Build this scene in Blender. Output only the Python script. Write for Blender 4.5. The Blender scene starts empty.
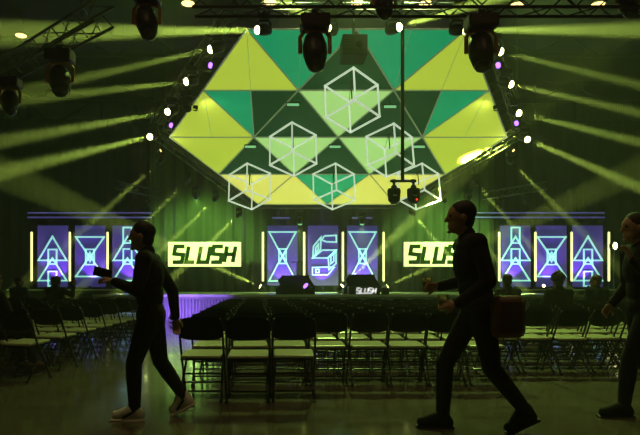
import bpy, bmesh, math, random
from mathutils import Vector, Matrix, Quaternion
random.seed(7)
S = bpy.context.scene
COL = S.collection
PI = math.pi
F, VX, VY, H = 590.0, 278.0, 285.0, 1.11
V = Vector

def P(px, py, d):
    """point of the place that stands d metres up the hall, seen at a given spot of the photo"""
    return V(((px - VX) * d / F, d, H - (py - VY) * d / F))

# ------------------------------------------------------------------ materials
def srgb(r, g, b):
    f = lambda c: (c / 12.92) if c <= 0.04045 else ((c + 0.055) / 1.055) ** 2.4
    return (f(r / 255), f(g / 255), f(b / 255), 1)

MATS = {}
def mat(name, col, rough=0.5, metal=0.0, var=0.15, scale=6.0, bump=0.0, emit=0.0, ecol=None, trans=0.0, alpha=None, spec=0.5):
    m = bpy.data.materials.new(name); m.use_nodes = True
    nt = m.node_tree; b = nt.nodes['Principled BSDF']
    tc = nt.nodes.new('ShaderNodeTexCoord')
    nz = nt.nodes.new('ShaderNodeTexNoise'); nz.inputs['Scale'].default_value = scale; nz.inputs['Detail'].default_value = 3
    nt.links.new(tc.outputs['Object'], nz.inputs['Vector'])
    mx = nt.nodes.new('ShaderNodeMix'); mx.data_type = 'RGBA'
    c = V(col[:3])
    mx.inputs[6].default_value = (*(c * (1 - var)), 1); mx.inputs[7].default_value = (*(c * (1 + var)), 1)
    nt.links.new(nz.outputs['Fac'], mx.inputs[0]); nt.links.new(mx.outputs[2], b.inputs['Base Color'])
    b.inputs['Roughness'].default_value = rough; b.inputs['Metallic'].default_value = metal
    b.inputs['Specular IOR Level'].default_value = spec
    if bump:
        bp = nt.nodes.new('ShaderNodeBump'); bp.inputs['Strength'].default_value = bump
        nt.links.new(nz.outputs['Fac'], bp.inputs['Height']); nt.links.new(bp.outputs['Normal'], b.inputs['Normal'])
    if emit:
        b.inputs['Emission Color'].default_value = ecol or col; b.inputs['Emission Strength'].default_value = emit
        m.cycles.emission_sampling = 'NONE'
    if trans: b.inputs['Transmission Weight'].default_value = trans
    if alpha is not None: b.inputs['Alpha'].default_value = alpha
    MATS[name] = m
    return m

def corrugated(name, col, scale, rough=0.6):
    m = mat(name, col, rough)
    nt = m.node_tree; b = nt.nodes['Principled BSDF']
    tc = nt.nodes.new('ShaderNodeTexCoord'); w = nt.nodes.new('ShaderNodeTexWave')
    w.inputs['Scale'].default_value = scale; w.bands_direction = 'X'
    nt.links.new(tc.outputs['Object'], w.inputs['Vector'])
    bp = nt.nodes.new('ShaderNodeBump'); bp.inputs['Strength'].default_value = 0.6; bp.inputs['Distance'].default_value = 0.05
    nt.links.new(w.outputs['Fac'], bp.inputs['Height']); nt.links.new(bp.outputs['Normal'], b.inputs['Normal'])
    return m

def floor_mat():
    m = mat('polished_concrete', (0.13, 0.112, 0.078), 0.3, scale=0.9, var=0.35, spec=.9)
    nt = m.node_tree; b = nt.nodes['Principled BSDF']
    tc = nt.nodes.new('ShaderNodeTexCoord')
    n2 = nt.nodes.new('ShaderNodeTexNoise'); n2.inputs['Scale'].default_value = 2.3; n2.inputs['Detail'].default_value = 8; n2.inputs['Roughness'].default_value = .65
    nt.links.new(tc.outputs['Object'], n2.inputs['Vector'])
    mr = nt.nodes.new('ShaderNodeMapRange'); mr.inputs[1].default_value = .3; mr.inputs[2].default_value = .7
    mr.inputs[3].default_value = .07; mr.inputs[4].default_value = .22
    nt.links.new(n2.outputs['Fac'], mr.inputs[0]); nt.links.new(mr.outputs[0], b.inputs['Roughness'])
    # saw-cut joints every two metres
    br = nt.nodes.new('ShaderNodeTexBrick'); br.offset = 0; br.inputs['Scale'].default_value = 1
    br.inputs['Brick Width'].default_value = 3.6; br.inputs['Row Height'].default_value = 1.94; br.inputs['Mortar Size'].default_value = .008
    br.inputs['Color1'].default_value = (1, 1, 1, 1); br.inputs['Color2'].default_value = (.9, .9, .9, 1); br.inputs['Mortar'].default_value = (.12, .12, .12, 1)
    mp = nt.nodes.new('ShaderNodeMapping'); mp.inputs['Location'].default_value = (.5, .48, 0)
    nt.links.new(tc.outputs['Object'], mp.inputs[0]); nt.links.new(mp.outputs[0], br.inputs['Vector'])
    mul = nt.nodes.new('ShaderNodeMix'); mul.data_type = 'RGBA'; mul.blend_type = 'MULTIPLY'; mul.inputs[0].default_value = 1
    src = b.inputs['Base Color'].links[0].from_socket
    nt.links.new(src, mul.inputs[6]); nt.links.new(br.outputs['Color'], mul.inputs[7]); nt.links.new(mul.outputs[2], b.inputs['Base Color'])
    bp = nt.nodes.new('ShaderNodeBump'); bp.inputs['Strength'].default_value = .04; bp.inputs['Distance'].default_value = .02
    nt.links.new(n2.outputs['Fac'], bp.inputs['Height']); nt.links.new(bp.outputs['Normal'], b.inputs['Normal'])
    return m

M = {}
def mk():
    M['floor'] = floor_mat()
    M['wall'] = corrugated('corrugated_steel', (.10, .11, .09), 3.0)
    M['ceil'] = mat('dark_ceiling', (.02, .02, .02), .8)
    M['steel'] = mat('dark_steel', (.045, .045, .04), .45, .6)
    M['alu'] = mat('truss_aluminium', (.16, .16, .15), .45, .8)
    M['black'] = mat('black_plastic', (.012, .012, .012), .45, bump=.05, scale=40)
    M['blackmetal'] = mat('black_metal', (.02, .02, .02), .3, .5)
    M['copper'] = mat('warm_trim', (.5, .22, .06), .3, .8)
    M['drape'] = mat('black_velour', (.014, .015, .013), .95, bump=.1, scale=60)
    M['backcloth'] = mat('grey_backcloth', (.11, .12, .10), .9, bump=.1, scale=40)
    M['deck'] = mat('stage_vinyl', (.32, .33, .31), .3)
    M['edge'] = mat('white_edge_trim', (.8, .82, .78), .35)
    M['skirt'] = mat('grey_skirt_cloth', (.30, .30, .33), .8)
    M['yellow'] = mat('yellow_fabric', (.62, .66, .12), .7, emit=.83, ecol=(.47, .62, .05, 1), var=.06, scale=.6)  # canopy cloths glow by emission, standing in for lamplight on them
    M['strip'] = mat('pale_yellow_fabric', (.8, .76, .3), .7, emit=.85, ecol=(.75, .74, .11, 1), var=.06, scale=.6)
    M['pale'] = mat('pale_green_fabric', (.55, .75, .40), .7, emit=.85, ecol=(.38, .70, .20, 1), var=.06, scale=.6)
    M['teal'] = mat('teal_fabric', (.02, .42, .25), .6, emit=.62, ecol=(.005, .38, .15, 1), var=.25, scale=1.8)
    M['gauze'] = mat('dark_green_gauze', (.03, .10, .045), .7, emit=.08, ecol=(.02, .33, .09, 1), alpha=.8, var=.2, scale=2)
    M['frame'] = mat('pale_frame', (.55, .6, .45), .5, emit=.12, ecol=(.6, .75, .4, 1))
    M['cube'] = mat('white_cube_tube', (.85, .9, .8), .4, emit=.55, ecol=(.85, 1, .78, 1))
    M['tube'] = mat('warm_light_tube', (.9, .9, .5), .4, emit=1.5, ecol=(.95, .92, .36, 1))
    M['neon'] = mat('mint_neon', (.6, .95, .85), .4, emit=.85, ecol=(.36, 1, .74, 1))
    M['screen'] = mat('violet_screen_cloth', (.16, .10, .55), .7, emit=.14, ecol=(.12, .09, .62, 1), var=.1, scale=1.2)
    M['sign'] = mat('lit_sign_face', (.9, .92, .6), .5, emit=.85, ecol=(.95, .98, .50, 1), var=.04)
    M['ink'] = mat('dark_green_lettering', (.015, .025, .004), .7, spec=.1)
    M['white_ink'] = mat('white_lettering', (.9, .9, .9), .5, emit=.55, ecol=(1, 1, 1, 1))
    M['lens'] = mat('hot_lens', (1, .95, .6), .3, emit=14, ecol=(1, .93, .40, 1))
    M['lenssoft'] = mat('warm_lens', (1, .9, .6), .3, emit=3.0, ecol=(1, .62, .22, 1))
    M['lensoff'] = mat('dark_lens', (.03, .03, .035), .1)
    M['violetlens'] = mat('violet_lens', (.4, .2, 1), .3, emit=3.5, ecol=(.32, .12, 1, 1))
    M['bluebar'] = mat('violet_light_bar', (.3, .28, .9), .4, emit=.16, ecol=(.25, .2, .9, 1))
    M['greenlens'] = mat('green_lens', (.4, .9, .5), .3, emit=.55, ecol=(.3, .85, .4, 1))
    M['chair'] = mat('black_chair_frame', (.014, .014, .013), .35, .3)
    M['pad'] = mat('black_chair_back', (.008, .008, .007), .75)
    M['seat'] = mat('vinyl_seat', (.60, .60, .40), .26, spec=.9, bump=.03, scale=50)
    M['skin'] = mat('skin', (.42, .23, .15), .55)
    M['hair'] = mat('dark_hair', (.012, .009, .007), .6, bump=.4, scale=60)
    M['redhair'] = mat('auburn_hair', (.12, .045, .02), .6, bump=.4, scale=60)
    M['cloth'] = mat('black_cloth', (.009, .010, .009), .9, bump=.1, scale=50)
    M['jeans'] = mat('dark_denim', (.008, .009, .012), .9, bump=.1, scale=70)
    M['navy'] = mat('navy_cloth', (.02, .025, .06), .9, bump=.1, scale=50)
    M['pinkcloth'] = mat('dusty_pink_cloth', (.16, .08, .06), .9)
    M['brown'] = mat('brown_leather', (.11, .05, .025), .5, bump=.1, scale=30)
    M['shoe'] = mat('pale_sneaker', (.80, .74, .66), .55)
    M['sole'] = mat('white_sole', (.82, .78, .7), .6)
    M['eye'] = mat('eye', (.02, .02, .02), .15)
    M['cup'] = mat('yellow_clear_plastic', (.95, .95, .6), .12, trans=.92)
    M['phone'] = mat('phone_body', (.02, .02, .02), .2)
mk()

# ------------------------------------------------------------------ mesh helpers
def link(o, parent=None):
    COL.objects.link(o)
    if parent is not None: o.parent = parent
    return o

def obj(name, bm, m, parent=None, smooth=False):
    me = bpy.data.meshes.new(name)
    bmesh.ops.recalc_face_normals(bm, faces=bm.faces[:])
    bm.to_mesh(me); bm.free()
    me.materials.append(m)
    if smooth:
        for p in me.polygons: p.use_smooth = True
    return link(bpy.data.objects.new(name, me), parent)

def tag(o, label=None, cat=None, group=None, kind=None):
    if label: o['label'] = label
    if cat: o['category'] = cat
    if group: o['group'] = group
    if kind: o['kind'] = kind
    return o

def thing(name, label, cat, loc=(0, 0, 0), rz=0, group=None):
    o = bpy.data.objects.new(name, None); o.empty_display_size = .1
    COL.objects.link(o); o.location = loc; o.rotation_euler = (0, 0, rz)
    return tag(o, label, cat, group)

def copy_tree(o, parent=None):
    c = o.copy(); COL.objects.link(c)
    if parent is not None: c.parent = parent
    for ch in [x for x in o.children]: copy_tree(ch, c)
    return c

def box(bm, c, s, rot=None, bevel=0):
    r = bmesh.ops.create_cube(bm, size=1)
    vs = r['verts']
    for v in vs: v.co = V((v.co.x * s[0], v.co.y * s[1], v.co.z * s[2]))
    if bevel:
        es = list({e for v in vs for e in v.link_edges})
        r2 = bmesh.ops.bevel(bm, geom=es, offset=bevel, segments=2, affect='EDGES', profile=.5)
        vs = list({v for v in r2['verts']} | {v for v in vs if v.is_valid})
    mt = Matrix.Translation(V(c)) @ (rot.to_4x4() if rot else Matrix())
    bmesh.ops.transform(bm, matrix=mt, verts=[v for v in vs if v.is_valid])
    return bm

def align(d):
    return V(d).normalized().to_track_quat('Z', 'Y').to_matrix()

def tube(bm, p0, p1, r, seg=8, r2=None):
    p0, p1 = V(p0), V(p1); d = p1 - p0
    if d.length < 1e-6: return bm
    res = bmesh.ops.create_cone(bm, cap_ends=True, segments=seg, radius1=r, radius2=r if r2 is None else r2, depth=d.length)
    bmesh.ops.transform(bm, matrix=Matrix.Translation((p0 + p1) / 2) @ align(d).to_4x4(), verts=res['verts'])
    return bm

def path(bm, pts, r, seg=8):
    """bent tube with one continuous skin"""
    pts = [V(p) for p in pts]; rings = []
    up = None
    for i, p in enumerate(pts):
        t = (pts[min(i + 1, len(pts) - 1)] - pts[max(i - 1, 0)]).normalized()
        if up is None: up = t.orthogonal().normalized()
        up = (up - t * up.dot(t)).normalized(); s = t.cross(up)
        rings.append([bm.verts.new(p + (up * math.cos(2 * PI * k / seg) + s * math.sin(2 * PI * k / seg)) * r) for k in range(seg)])
    for a, b in zip(rings, rings[1:]):
        for k in range(seg): bm.faces.new((a[k], a[(k + 1) % seg], b[(k + 1) % seg], b[k]))
    bm.faces.new(rings[0][::-1]); bm.faces.new(rings[-1])
    return bm

def lathe(bm, prof, seg=20, mt=None):
    """turned shape around z from (radius, z) pairs"""
    rings = []; vs = []
    for r, z in prof:
        ring = [bm.verts.new((r * math.cos(2 * PI * k / seg), r * math.sin(2 * PI * k / seg), z)) for k in range(seg)]
        rings.append(ring); vs += ring
    for a, b in zip(rings, rings[1:]):
        for k in range(seg): bm.faces.new((a[k], a[(k + 1) % seg], b[(k + 1) % seg], b[k]))
    bm.faces.new(rings[0][::-1]); bm.faces.new(rings[-1])
    if mt is not None: bmesh.ops.transform(bm, matrix=mt, verts=vs)
    return bm

def ell(bm, c, r, rot=None, seg=16):
    res = bmesh.ops.create_uvsphere(bm, u_segments=seg, v_segments=max(8, seg * 2 // 3), radius=1)
    mt = Matrix.Translation(V(c)) @ (rot.to_4x4() if rot else Matrix()) @ Matrix.Diagonal((*r, 1))
    bmesh.ops.transform(bm, matrix=mt, verts=res['verts'])
    return bm

def cap(bm, p0, p1, r0, r1=None, seg=12):
    """tapered limb with round ends"""
    r1 = r0 if r1 is None else r1
    tube(bm, p0, p1, r0, seg, r1); ell(bm, p0, (r0,) * 3, seg=seg); ell(bm, p1, (r1,) * 3, seg=seg)
    return bm

def prism(bm, pts, n, t):
    """flat outline (3-D points in a plane) given thickness t along n"""
    n = V(n).normalized() * t
    a = [bm.verts.new(V(p)) for p in pts]; b = [bm.verts.new(V(p) + n) for p in pts]
    bm.faces.new(a); bm.faces.new(b[::-1])
    for i in range(len(pts)): bm.faces.new((a[i], b[i], b[(i + 1) % len(pts)], a[(i + 1) % len(pts)]))
    return bm

NB = bmesh.new

# ------------------------------------------------------------------ camera
cam = bpy.data.cameras.new('camera'); cam.sensor_width = 36; cam.lens = F / 640 * 36
cam.shift_x = (320 - VX) / 640; cam.shift_y = (VY - 217.5) / 640
cam.clip_end = 200
co = link(bpy.data.objects.new('camera', cam)); co.location = (0, 0, H); co.rotation_euler = (PI / 2, 0, 0)
S.camera = co

# ------------------------------------------------------------------ the setting
XL, XR, YF, YB, ZC = -21, 25, -7, 36, 12.2
def struct(name, bm, m): return tag(obj(name, bm, m), kind='structure')
struct('floor', box(NB(), ((XL + XR) / 2, (YF + YB) / 2, -.1), (XR - XL, YB - YF, .2)), M['floor'])
struct('ceiling', box(NB(), ((XL + XR) / 2, (YF + YB) / 2, ZC + .1), (XR - XL, YB - YF, .2)), M['ceil'])
struct('wall_back', box(NB(), ((XL + XR) / 2, YB + .1, ZC / 2), (XR - XL, .2, ZC)), M['wall'])
struct('wall_front', box(NB(), ((XL + XR) / 2, YF - .1, ZC / 2), (XR - XL, .2, ZC)), M['wall'])
struct('wall_left', box(NB(), (XL - .1, (YF + YB) / 2, ZC / 2), (.2, YB - YF, ZC)), M['wall'])
struct('wall_right', box(NB(), (XR + .1, (YF + YB) / 2, ZC / 2), (.2, YB - YF, ZC)), M['wall'])
for i, y in enumerate((14, 20, 26, 32)):                       # roof beams: steel lattice girders
    b = NB(); z0, z1 = ZC - 1.0, ZC - .15
    for z in (z0, z1): box(b, ((XL + XR) / 2, y, z), (XR - XL, .14, .12))
    n = 30
    for k in range(n):
        xa = XL + (XR - XL) * k / n; xb = XL + (XR - XL) * (k + 1) / n
        tube(b, (xa, y, z0 if k % 2 else z1), (xb, y, z1 if k % 2 else z0), .035, 6)
    struct(f'trim_{i + 1}', b, M['steel'])
for i, (a, c) in enumerate((((58, 122), (165, 58)), ((20, 96), (48, 122)), ((120, 60), (165, 200)), ((545, 120), (580, 55)), ((478, 130), (575, 65)), ((598, 62), (650, 125)))):
    struct(f'trim_{i + 5}', tube(NB(), P(*a, YB - .2), P(*c, YB - .2), .09, 6), M['steel'])
for i, px in enumerate((28, 102, 158, 574, 640)):               # wall posts
    p = P(px, 100, YB - .15)
    struct(f'trim_{i + 11}', box(NB(), (p.x, YB - .12, ZC / 2), (.2, .2, ZC)), M['steel'])
struct('trim_16', box(NB(), ((XL + XR) / 2, YB - .15, P(0, 60, YB).z), (XR - XL, .2, .16)), M['steel'])
struct('trim_17', box(NB(), ((XL + XR) / 2, YB - .15, P(0, 37, YB).z), (XR - XL, .2, .22)), M['alu'])

# ------------------------------------------------------------------ haze in the hall
w = bpy.data.worlds.new('hall_air'); S.world = w; w.use_nodes = True
nt = w.node_tree
nt.nodes['Background'].inputs['Color'].default_value = (0, 0, 0, 1)
nt.nodes['Background'].inputs['Strength'].default_value = 0
vs = nt.nodes.new('ShaderNodeVolumeScatter')
vs.inputs['Color'].default_value = (1, 1, 1, 1); vs.inputs['Density'].default_value = .0055; vs.inputs['Anisotropy'].default_value = .25
nt.links.new(vs.outputs[0], nt.nodes['World Output'].inputs['Volume'])

def spot(parent, p, d, watts, col, deg=9, blend=.35, r=.06):
    l = bpy.data.lights.new('beam', 'SPOT'); l.energy = watts; l.color = col
    l.spot_size = math.radians(deg); l.spot_blend = blend; l.shadow_soft_size = r
    o = bpy.data.objects.new('beam', l); COL.objects.link(o)
    o.location = p; o.rotation_euler = V(d).to_track_quat('-Z', 'Y').to_euler()
    if parent is not None:
        o.parent = parent; o.matrix_parent_inverse = Matrix.Translation(-V(parent.location))
    return o

# ------------------------------------------------------------------ drapes and stage
def drape(name, label, x0, x1, y, z0, z1, m, amp=.09, wave=.55):
    b = NB(); n = int((x1 - x0) / .06); cols = []
    for i in range(n + 1):
        x = x0 + (x1 - x0) * i / n
        ph = 2 * PI * x / wave + 1.1 * math.sin(x * .9)
        dy = amp * math.sin(ph) + .3 * amp * math.sin(2.3 * ph)
        cols.append([b.verts.new((x + .3 * amp * math.cos(ph), y + dy * k, z)) for z, k in ((z0, 1.15), ((z0 + z1) / 2, 1), (z1, .7))])
    for a, c in zip(cols, cols[1:]):
        for k in range(2): b.faces.new((a[k], c[k], c[k + 1], a[k + 1]))
    o = obj(name, b, m, smooth=True)
    md = o.modifiers.new('solid', 'SOLIDIFY'); md.thickness = .012
    return tag(o, label, 'curtain')
drape('stage_drape', 'black full height drape behind the triangle banners beside the walker in sneakers', XL + .3, -6.0, 27.4, 0, P(0, 119, 27.4).z, M['drape'])
drape('stage_drape', 'dull green lit backcloth hanging behind the two lit word signs', -5.9, 10.0, 27.2, 0, P(0, 125, 27.2).z, M['backcloth'])
drape('stage_drape', 'black full height drape behind the triangle banners above the seated curly haired person', 10.1, XR - .3, 27.4, 0, P(0, 121, 27.4).z, M['drape'])

SX0, SX1, SY0, SY1, SZ = -5.75, 9.75, 18.4, 26.1, .80
st = thing('stage', 'wide low stage with pale deck and pleated grey front skirt', 'stage', ((SX0 + SX1) / 2, SY0, 0))
def rel(o, p):                                                   # a child built in world places
    o.parent = p; o.matrix_parent_inverse = Matrix.Translation(-V(p.location)); return o
rel(obj('deck', box(NB(), ((SX0 + SX1) / 2, (SY0 + SY1) / 2, SZ - .06), (SX1 - SX0, SY1 - SY0, .12)), M['deck']), st)
rel(obj('edge_trim', box(NB(), ((SX0 + SX1) / 2, SY0 - .02, SZ - .02), (SX1 - SX0 + .06, .04, .07)), M['edge']), st)
b = NB(); n = 620; cols = []
for i in range(n + 1):
    x = SX0 + (SX1 - SX0) * i / n
    dy = .035 * (1 if (i // 2) % 2 else -1)
    cols.append([b.verts.new((x, SY0 + .03 + dy, z)) for z in (0.005, SZ - .06)])
for a, c in zip(cols, cols[1:]): b.faces.new((a[0], c[0], c[1], a[1]))
rel(obj('skirt', b, M['skirt']), st)
for x in (SX0 + .03, SX1 - .03):
    rel(obj('side_panel', box(NB(), (x, (SY0 + SY1) / 2 + .1, (SZ - .12) / 2), (.04, SY1 - SY0 - .25, SZ - .13)), M['skirt']), st)

# low black risers that carry the side banners
for side, (x0, x1) in (('beside the walker in sneakers', (-11.7, -5.85)), ('behind the seated curly haired person', (9.85, 15.4))):
    t = thing('riser', f'low black riser under the triangle banners {side}', 'riser', ((x0 + x1) / 2, 25.9, 0))
    rel(obj('platform', box(NB(), ((x0 + x1) / 2, 26.2, .86), (x1 - x0, 1.5, .12), bevel=.015), M['black']), t)
    rel(obj('front_panel', box(NB(), ((x0 + x1) / 2, 25.5, .40), (x1 - x0, .04, .80)), M['drape']), t)
    rel(obj('edge_trim', box(NB(), ((x0 + x1) / 2, 25.43, .90), (x1 - x0, .03, .05)), M['edge']), t)
    for k in range(6):
        xx = x0 + .2 + (x1 - x0 - .4) * k / 5
        rel(obj('leg', tube(NB(), (xx, 26.7, 0), (xx, 26.7, .80), .03), M['steel']), t)

# ------------------------------------------------------------------ banners with neon figures and light tubes
DB = 26.4; SB = F / DB
def strokes(bm, pts, wd, y, t=.03, closed=True):
    """mitred outline in the wall plane; pts are (x, z)"""
    n = len(pts); pts = [V((p[0], p[1])) for p in pts]
    out, inn = [], []
    for i in range(n):
        a, c, e = pts[i - 1], pts[i], pts[(i + 1) % n]
        if not closed and i == 0: a = c - (e - c)
        if not closed and i == n - 1: e = c + (c - a)
        d0, d1 = (c - a).normalized(), (e - c).normalized()
        n0, n1 = V((-d0.y, d0.x)), V((-d1.y, d1.x))
        m = (n0 + n1)
        m = m.normalized() if m.length > 1e-4 else n0
        k = min(3, 1 / max(.25, m.dot(n0)))
        out.append(c + m * wd / 2 * k); inn.append(c - m * wd / 2 * k)
    fa = lambda L, yy: [bm.verts.new((p.x, yy, p.y)) for p in L]
    A, B_, C, D = fa(out, y), fa(inn, y), fa(out, y + t), fa(inn, y + t)
    for i in range(n if closed else n - 1):
        j = (i + 1) % n
        for q in ((A[i], A[j], B_[j], B_[i]), (C[i], D[i], D[j], C[j]), (A[i], C[i], C[j], A[j]), (B_[i], B_[j], D[j], D[i])): bm.faces.new(q)
    if not closed:
        for i in (0, n - 1): bm.faces.new((A[i], B_[i], D[i], C[i]))
    return bm

def fig(kind):
    """neon figure: list of (part name, [(dx px, y px)...], closed)"""
    tri = lambda ya, yb, w=14.2: ('triangle', [(0, ya), (w, yb), (-w, yb)], True)
    rec = lambda ya, yb, w=4.2: ('rectangle', [(-w, ya), (w, ya), (w, yb), (-w, yb)], True)
    if kind == 'low': return [tri(236.5, 260.4), rec(249.5, 264), tri(258, 280.6), rec(271.5, 286)]
    if kind == 'high': return [rec(227.5, 243), tri(236.5, 260.4), rec(249, 264), tri(258, 280.6)]
    if kind == 'glass': return [('triangle', [(-14.2, 237), (14.2, 237), (0, 257.5)], True), ('triangle', [(-14.2, 276.5), (14.2, 276.5), (0, 256)], True),
                                rec(249.4, 264.6), ('diamond', [(0, 252.5), (2.6, 257), (0, 261.5), (-2.6, 257)], True)]
    if kind == 'stageglass': return [('triangle', [(-13.5, 232), (13.5, 232), (0, 257)], True), ('triangle', [(-13.5, 281), (13.5, 281), (0, 255)], True),
                                     rec(249, 263.5, 3.6), ('cross_line', [(-3.6, 249), (3.6, 263.5)], False), ('cross_line', [(3.6, 249), (-3.6, 263.5)], False)]
    z = lambda L: [(x / 5.44 + 290 - 323, y / 5.44 + 220) for x, y in L]
    return [('bar', z([(172, 108), (188, 86), (252, 84), (252, 120), (196, 118)]), True), ('bar', z([(128, 142), (168, 94), (166, 160), (124, 204)]), True),
            ('bar', z([(124, 206), (176, 164), (250, 164), (206, 206)]), True), ('bar', z([(208, 204), (250, 168), (250, 238), (212, 270)]), True),
            ('bar', z([(122, 258), (206, 256), (240, 258), (206, 298), (122, 298)]), True), ('bar', z([(140, 268), (158, 268), (158, 286), (140, 286)]), True),
            ('bar', z([(222, 196), (238, 184), (238, 224), (222, 238)]), True), ('bar', z([(140, 150), (154, 132), (154, 158), (138, 178)]), True)]

def banner(px, kind, label, side):
    p = P(px, 287, DB); base = .92 if side else SZ
    t = thing('banner', label, 'banner', (p.x, DB, base))
    z0, z1 = P(0, 287 if side else 285.5, DB).z, P(0, 225.5, DB).z
    W = 30.5 / SB
    L = lambda o: rel(o, t)
    L(obj('cloth', box(NB(), (p.x, DB + .05, (z0 + z1) / 2), (W, .03, z1 - z0)), M['screen']))
    fr = NB()
    for s in (-1, 1): box(fr, (p.x + s * W / 2, DB + .07, (z0 + z1) / 2), (.05, .05, z1 - z0))
    for z in (z0, z1): box(fr, (p.x, DB + .07, z), (W + .05, .05, .05))
    L(obj('frame', fr, M['blackmetal']))
    for s in (-1, 1): L(obj('foot', box(NB(), (p.x + s * W * .4, DB + .07, (base + z0) / 2), (.06, .25, z0 - base)), M['black']))
    for nm, pts, cl in fig(kind):
        q = [(p.x + x / SB, H - (y - VY) / SB) for x, y in pts]
        L(obj(nm, strokes(NB(), q, .058, DB - .03, .04, cl), M['neon']))
    return t
near = {0: 'in the banner row beside the walker in sneakers', 1: 'on the stage', 2: 'in the banner row above the seated curly haired person'}
banner(52.5, 'low', 'violet banner with two neon triangles, lower box at the foot, beside the walker in sneakers', True)
banner(90, 'glass', 'violet banner with neon hourglass and diamond, in the row beside the walker in sneakers', True)
banner(127.5, 'high', 'violet banner with neon triangles and box on the tip, partly behind the walker in sneakers', True)
banner(282.5, 'stageglass', 'violet stage banner with neon hourglass behind the thin T shaped stand', False)
banner(323, 'ess', 'violet banner with a slanted neon letter S at the middle of the stage', False)
banner(362.5, 'stageglass', 'violet stage banner with neon hourglass above the box with white lettering', False)
banner(515.5, 'high', 'violet banner with neon triangles and box on the tip, above the seated dark jacketed person', True)
banner(551.5, 'glass', 'violet banner with neon hourglass and diamond, above the seated curly haired person', True)
banner(588, 'low', 'violet banner with two neon triangles and lower box, above the seated auburn haired person', True)

def light_tube(px, label, side):
    base = .92 if side else SZ
    z0, z1 = P(0, 281.5, DB).z, P(0, 232, DB).z
    x = P(px, 0, DB).x
    t = thing('light_tube', label, 'light tube', (x, DB - .15, base), group='upright light tubes between banners')
    obj('tube', lathe(NB(), [(.01, z0 - base), (.048, z0 - base + .03), (.048, z1 - base - .03), (.01, z1 - base)], 12), M['tube'], t, True)
    obj('pole', tube(NB(), (0, 0, .02), (0, 0, z0 - base), .025), M['black'], t)
    obj('foot', lathe(NB(), [(.16, 0), (.16, .02), (.03, .04)], 16), M['black'], t)
ordn = ['first', 'second', 'third', 'fourth']
for g, (xs, wh) in enumerate((((33, 71, 108.5, 146.5), 'along the banners beside the walker in sneakers'), ((263, 304, 342.5, 383), 'along the stage banners'), ((498, 534, 570, 607), 'along the banners above the seated people'))):
    for k, px in enumerate(xs):
        light_tube(px, f'upright glowing yellow tube, {ordn[k]} from the left {wh}', g != 1)

# letters drawn from strokes: (x, z) on a 0..1 grid
LET = {'S': [[(.95, 1), (.05, 1), (.05, .53), (.95, .47), (.95, 0), (.05, 0)]], 'L': [[(.1, 1), (.1, 0), (.9, 0)]], 'U': [[(.05, 1), (.05, 0), (.95, 0), (.95, 1)]],
       'H': [[(.08, 1), (.08, 0)], [(.92, 1), (.92, 0)], [(.08, .5), (.92, .5)]]}
def lettering(parent, word, x, y, z, wid, hei, sw, m, shear=.18, gap=.25, t=.03):
    n = len(word); cw = wid / (n + gap * (n - 1))
    for i, ch in enumerate(word):
        b = NB()
        for pl in LET[ch]:
            q = [(x + i * cw * (1 + gap) + u * cw + shear * (v - .5) * hei, z + v * hei) for u, v in pl]
            strokes(b, q, sw, y, t, False)
        rel(obj('letter', b, m), parent)

def word_sign(px0, px1, label):
    d = 25.2; s = F / d
    a, c = P(px0, 266.5, d), P(px1, 242, d)
    t = thing('word_sign', label, 'sign', ((a.x + c.x) / 2, d, SZ))
    rel(obj('lit_face', box(NB(), ((a.x + c.x) / 2, d + .04, (a.z + c.z) / 2), (c.x - a.x, .06, c.z - a.z)), M['sign']), t)
    rel(obj('case', box(NB(), ((a.x + c.x) / 2, d + .14, (a.z + c.z) / 2), (c.x - a.x + .06, .14, c.z - a.z + .06), bevel=.02), M['black']), t)
    for xx in (a.x + .4, c.x - .4): rel(obj('leg', tube(NB(), (xx, d + .14, SZ), (xx, d + .14, a.z), .03), M['black']), t)
    hh = c.z - a.z
    lettering(t, 'SLUSH', a.x + .24, d - .015, a.z + hh * .18, c.x - a.x - .5, hh * .64, .165, M['ink'], .18, .26)
    return t
word_sign(168, 241, 'bright lit sign with dark slanted lettering, over the deck beside the lone hourglass banner')
word_sign(404, 477, 'bright lit sign with dark slanted lettering, partly behind the walker carrying cups')

# ------------------------------------------------------------------ things on the stage
def wedge(px0, px1, ytop, label, name='stage_monitor', d=19.6, slope=1):
    a, c = P(px0, 294, d), P(px1, 294, d)
    w_ = c.x - a.x; h_ = P(0, ytop, d).z - SZ
    t = thing(name, label, 'monitor', ((a.x + c.x) / 2, d, SZ))
    pr = lambda k, z: (a.x + w_ * k, z)
    b = NB()
    prism(b, [(a.x, d, SZ), (c.x, d, SZ), (c.x, d, SZ + h_ * .42), (c.x - w_ * .16, d, SZ + h_), (a.x + w_ * .14, d, SZ + h_), (a.x + w_ * .04, d, SZ + h_ * .8), (a.x + w_ * .1, d, SZ + h_ * .55), (a.x, d, SZ + h_ * .3)], (0, 1, 0), .55)
    rel(obj('cabinet', b, M['black']), t)
    rel(obj('top_lip', box(NB(), ((a.x + c.x) / 2, d + .27, SZ + h_ + .02), (w_ * .72, .6, .04), bevel=.01), M['blackmetal']), t)
    b = NB()
    for k in range(5): box(b, ((a.x + c.x) / 2, d - .012, SZ + .08 + k * .05), (w_ * .7, .02, .018))
    rel(obj('grille', b, M['blackmetal']), t)
    return t
wedge(276, 315, 276.5, 'squat black sloping stage monitor beside a violet lit lamp')
wedge(344, 380, 275.5, 'squat black sloping stage monitor standing behind the box with white lettering', d=20.0)
d = 18.75
a, c = P(349, 294, d), P(380, 287, d)
t = thing('stage_box', 'low dark box with white lettering at the stage edge', 'box', ((a.x + c.x) / 2, d, SZ))
rel(obj('body', box(NB(), ((a.x + c.x) / 2, d + .25, SZ + .13), (c.x - a.x, .5, .26), bevel=.015), M['black']), t)
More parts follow.
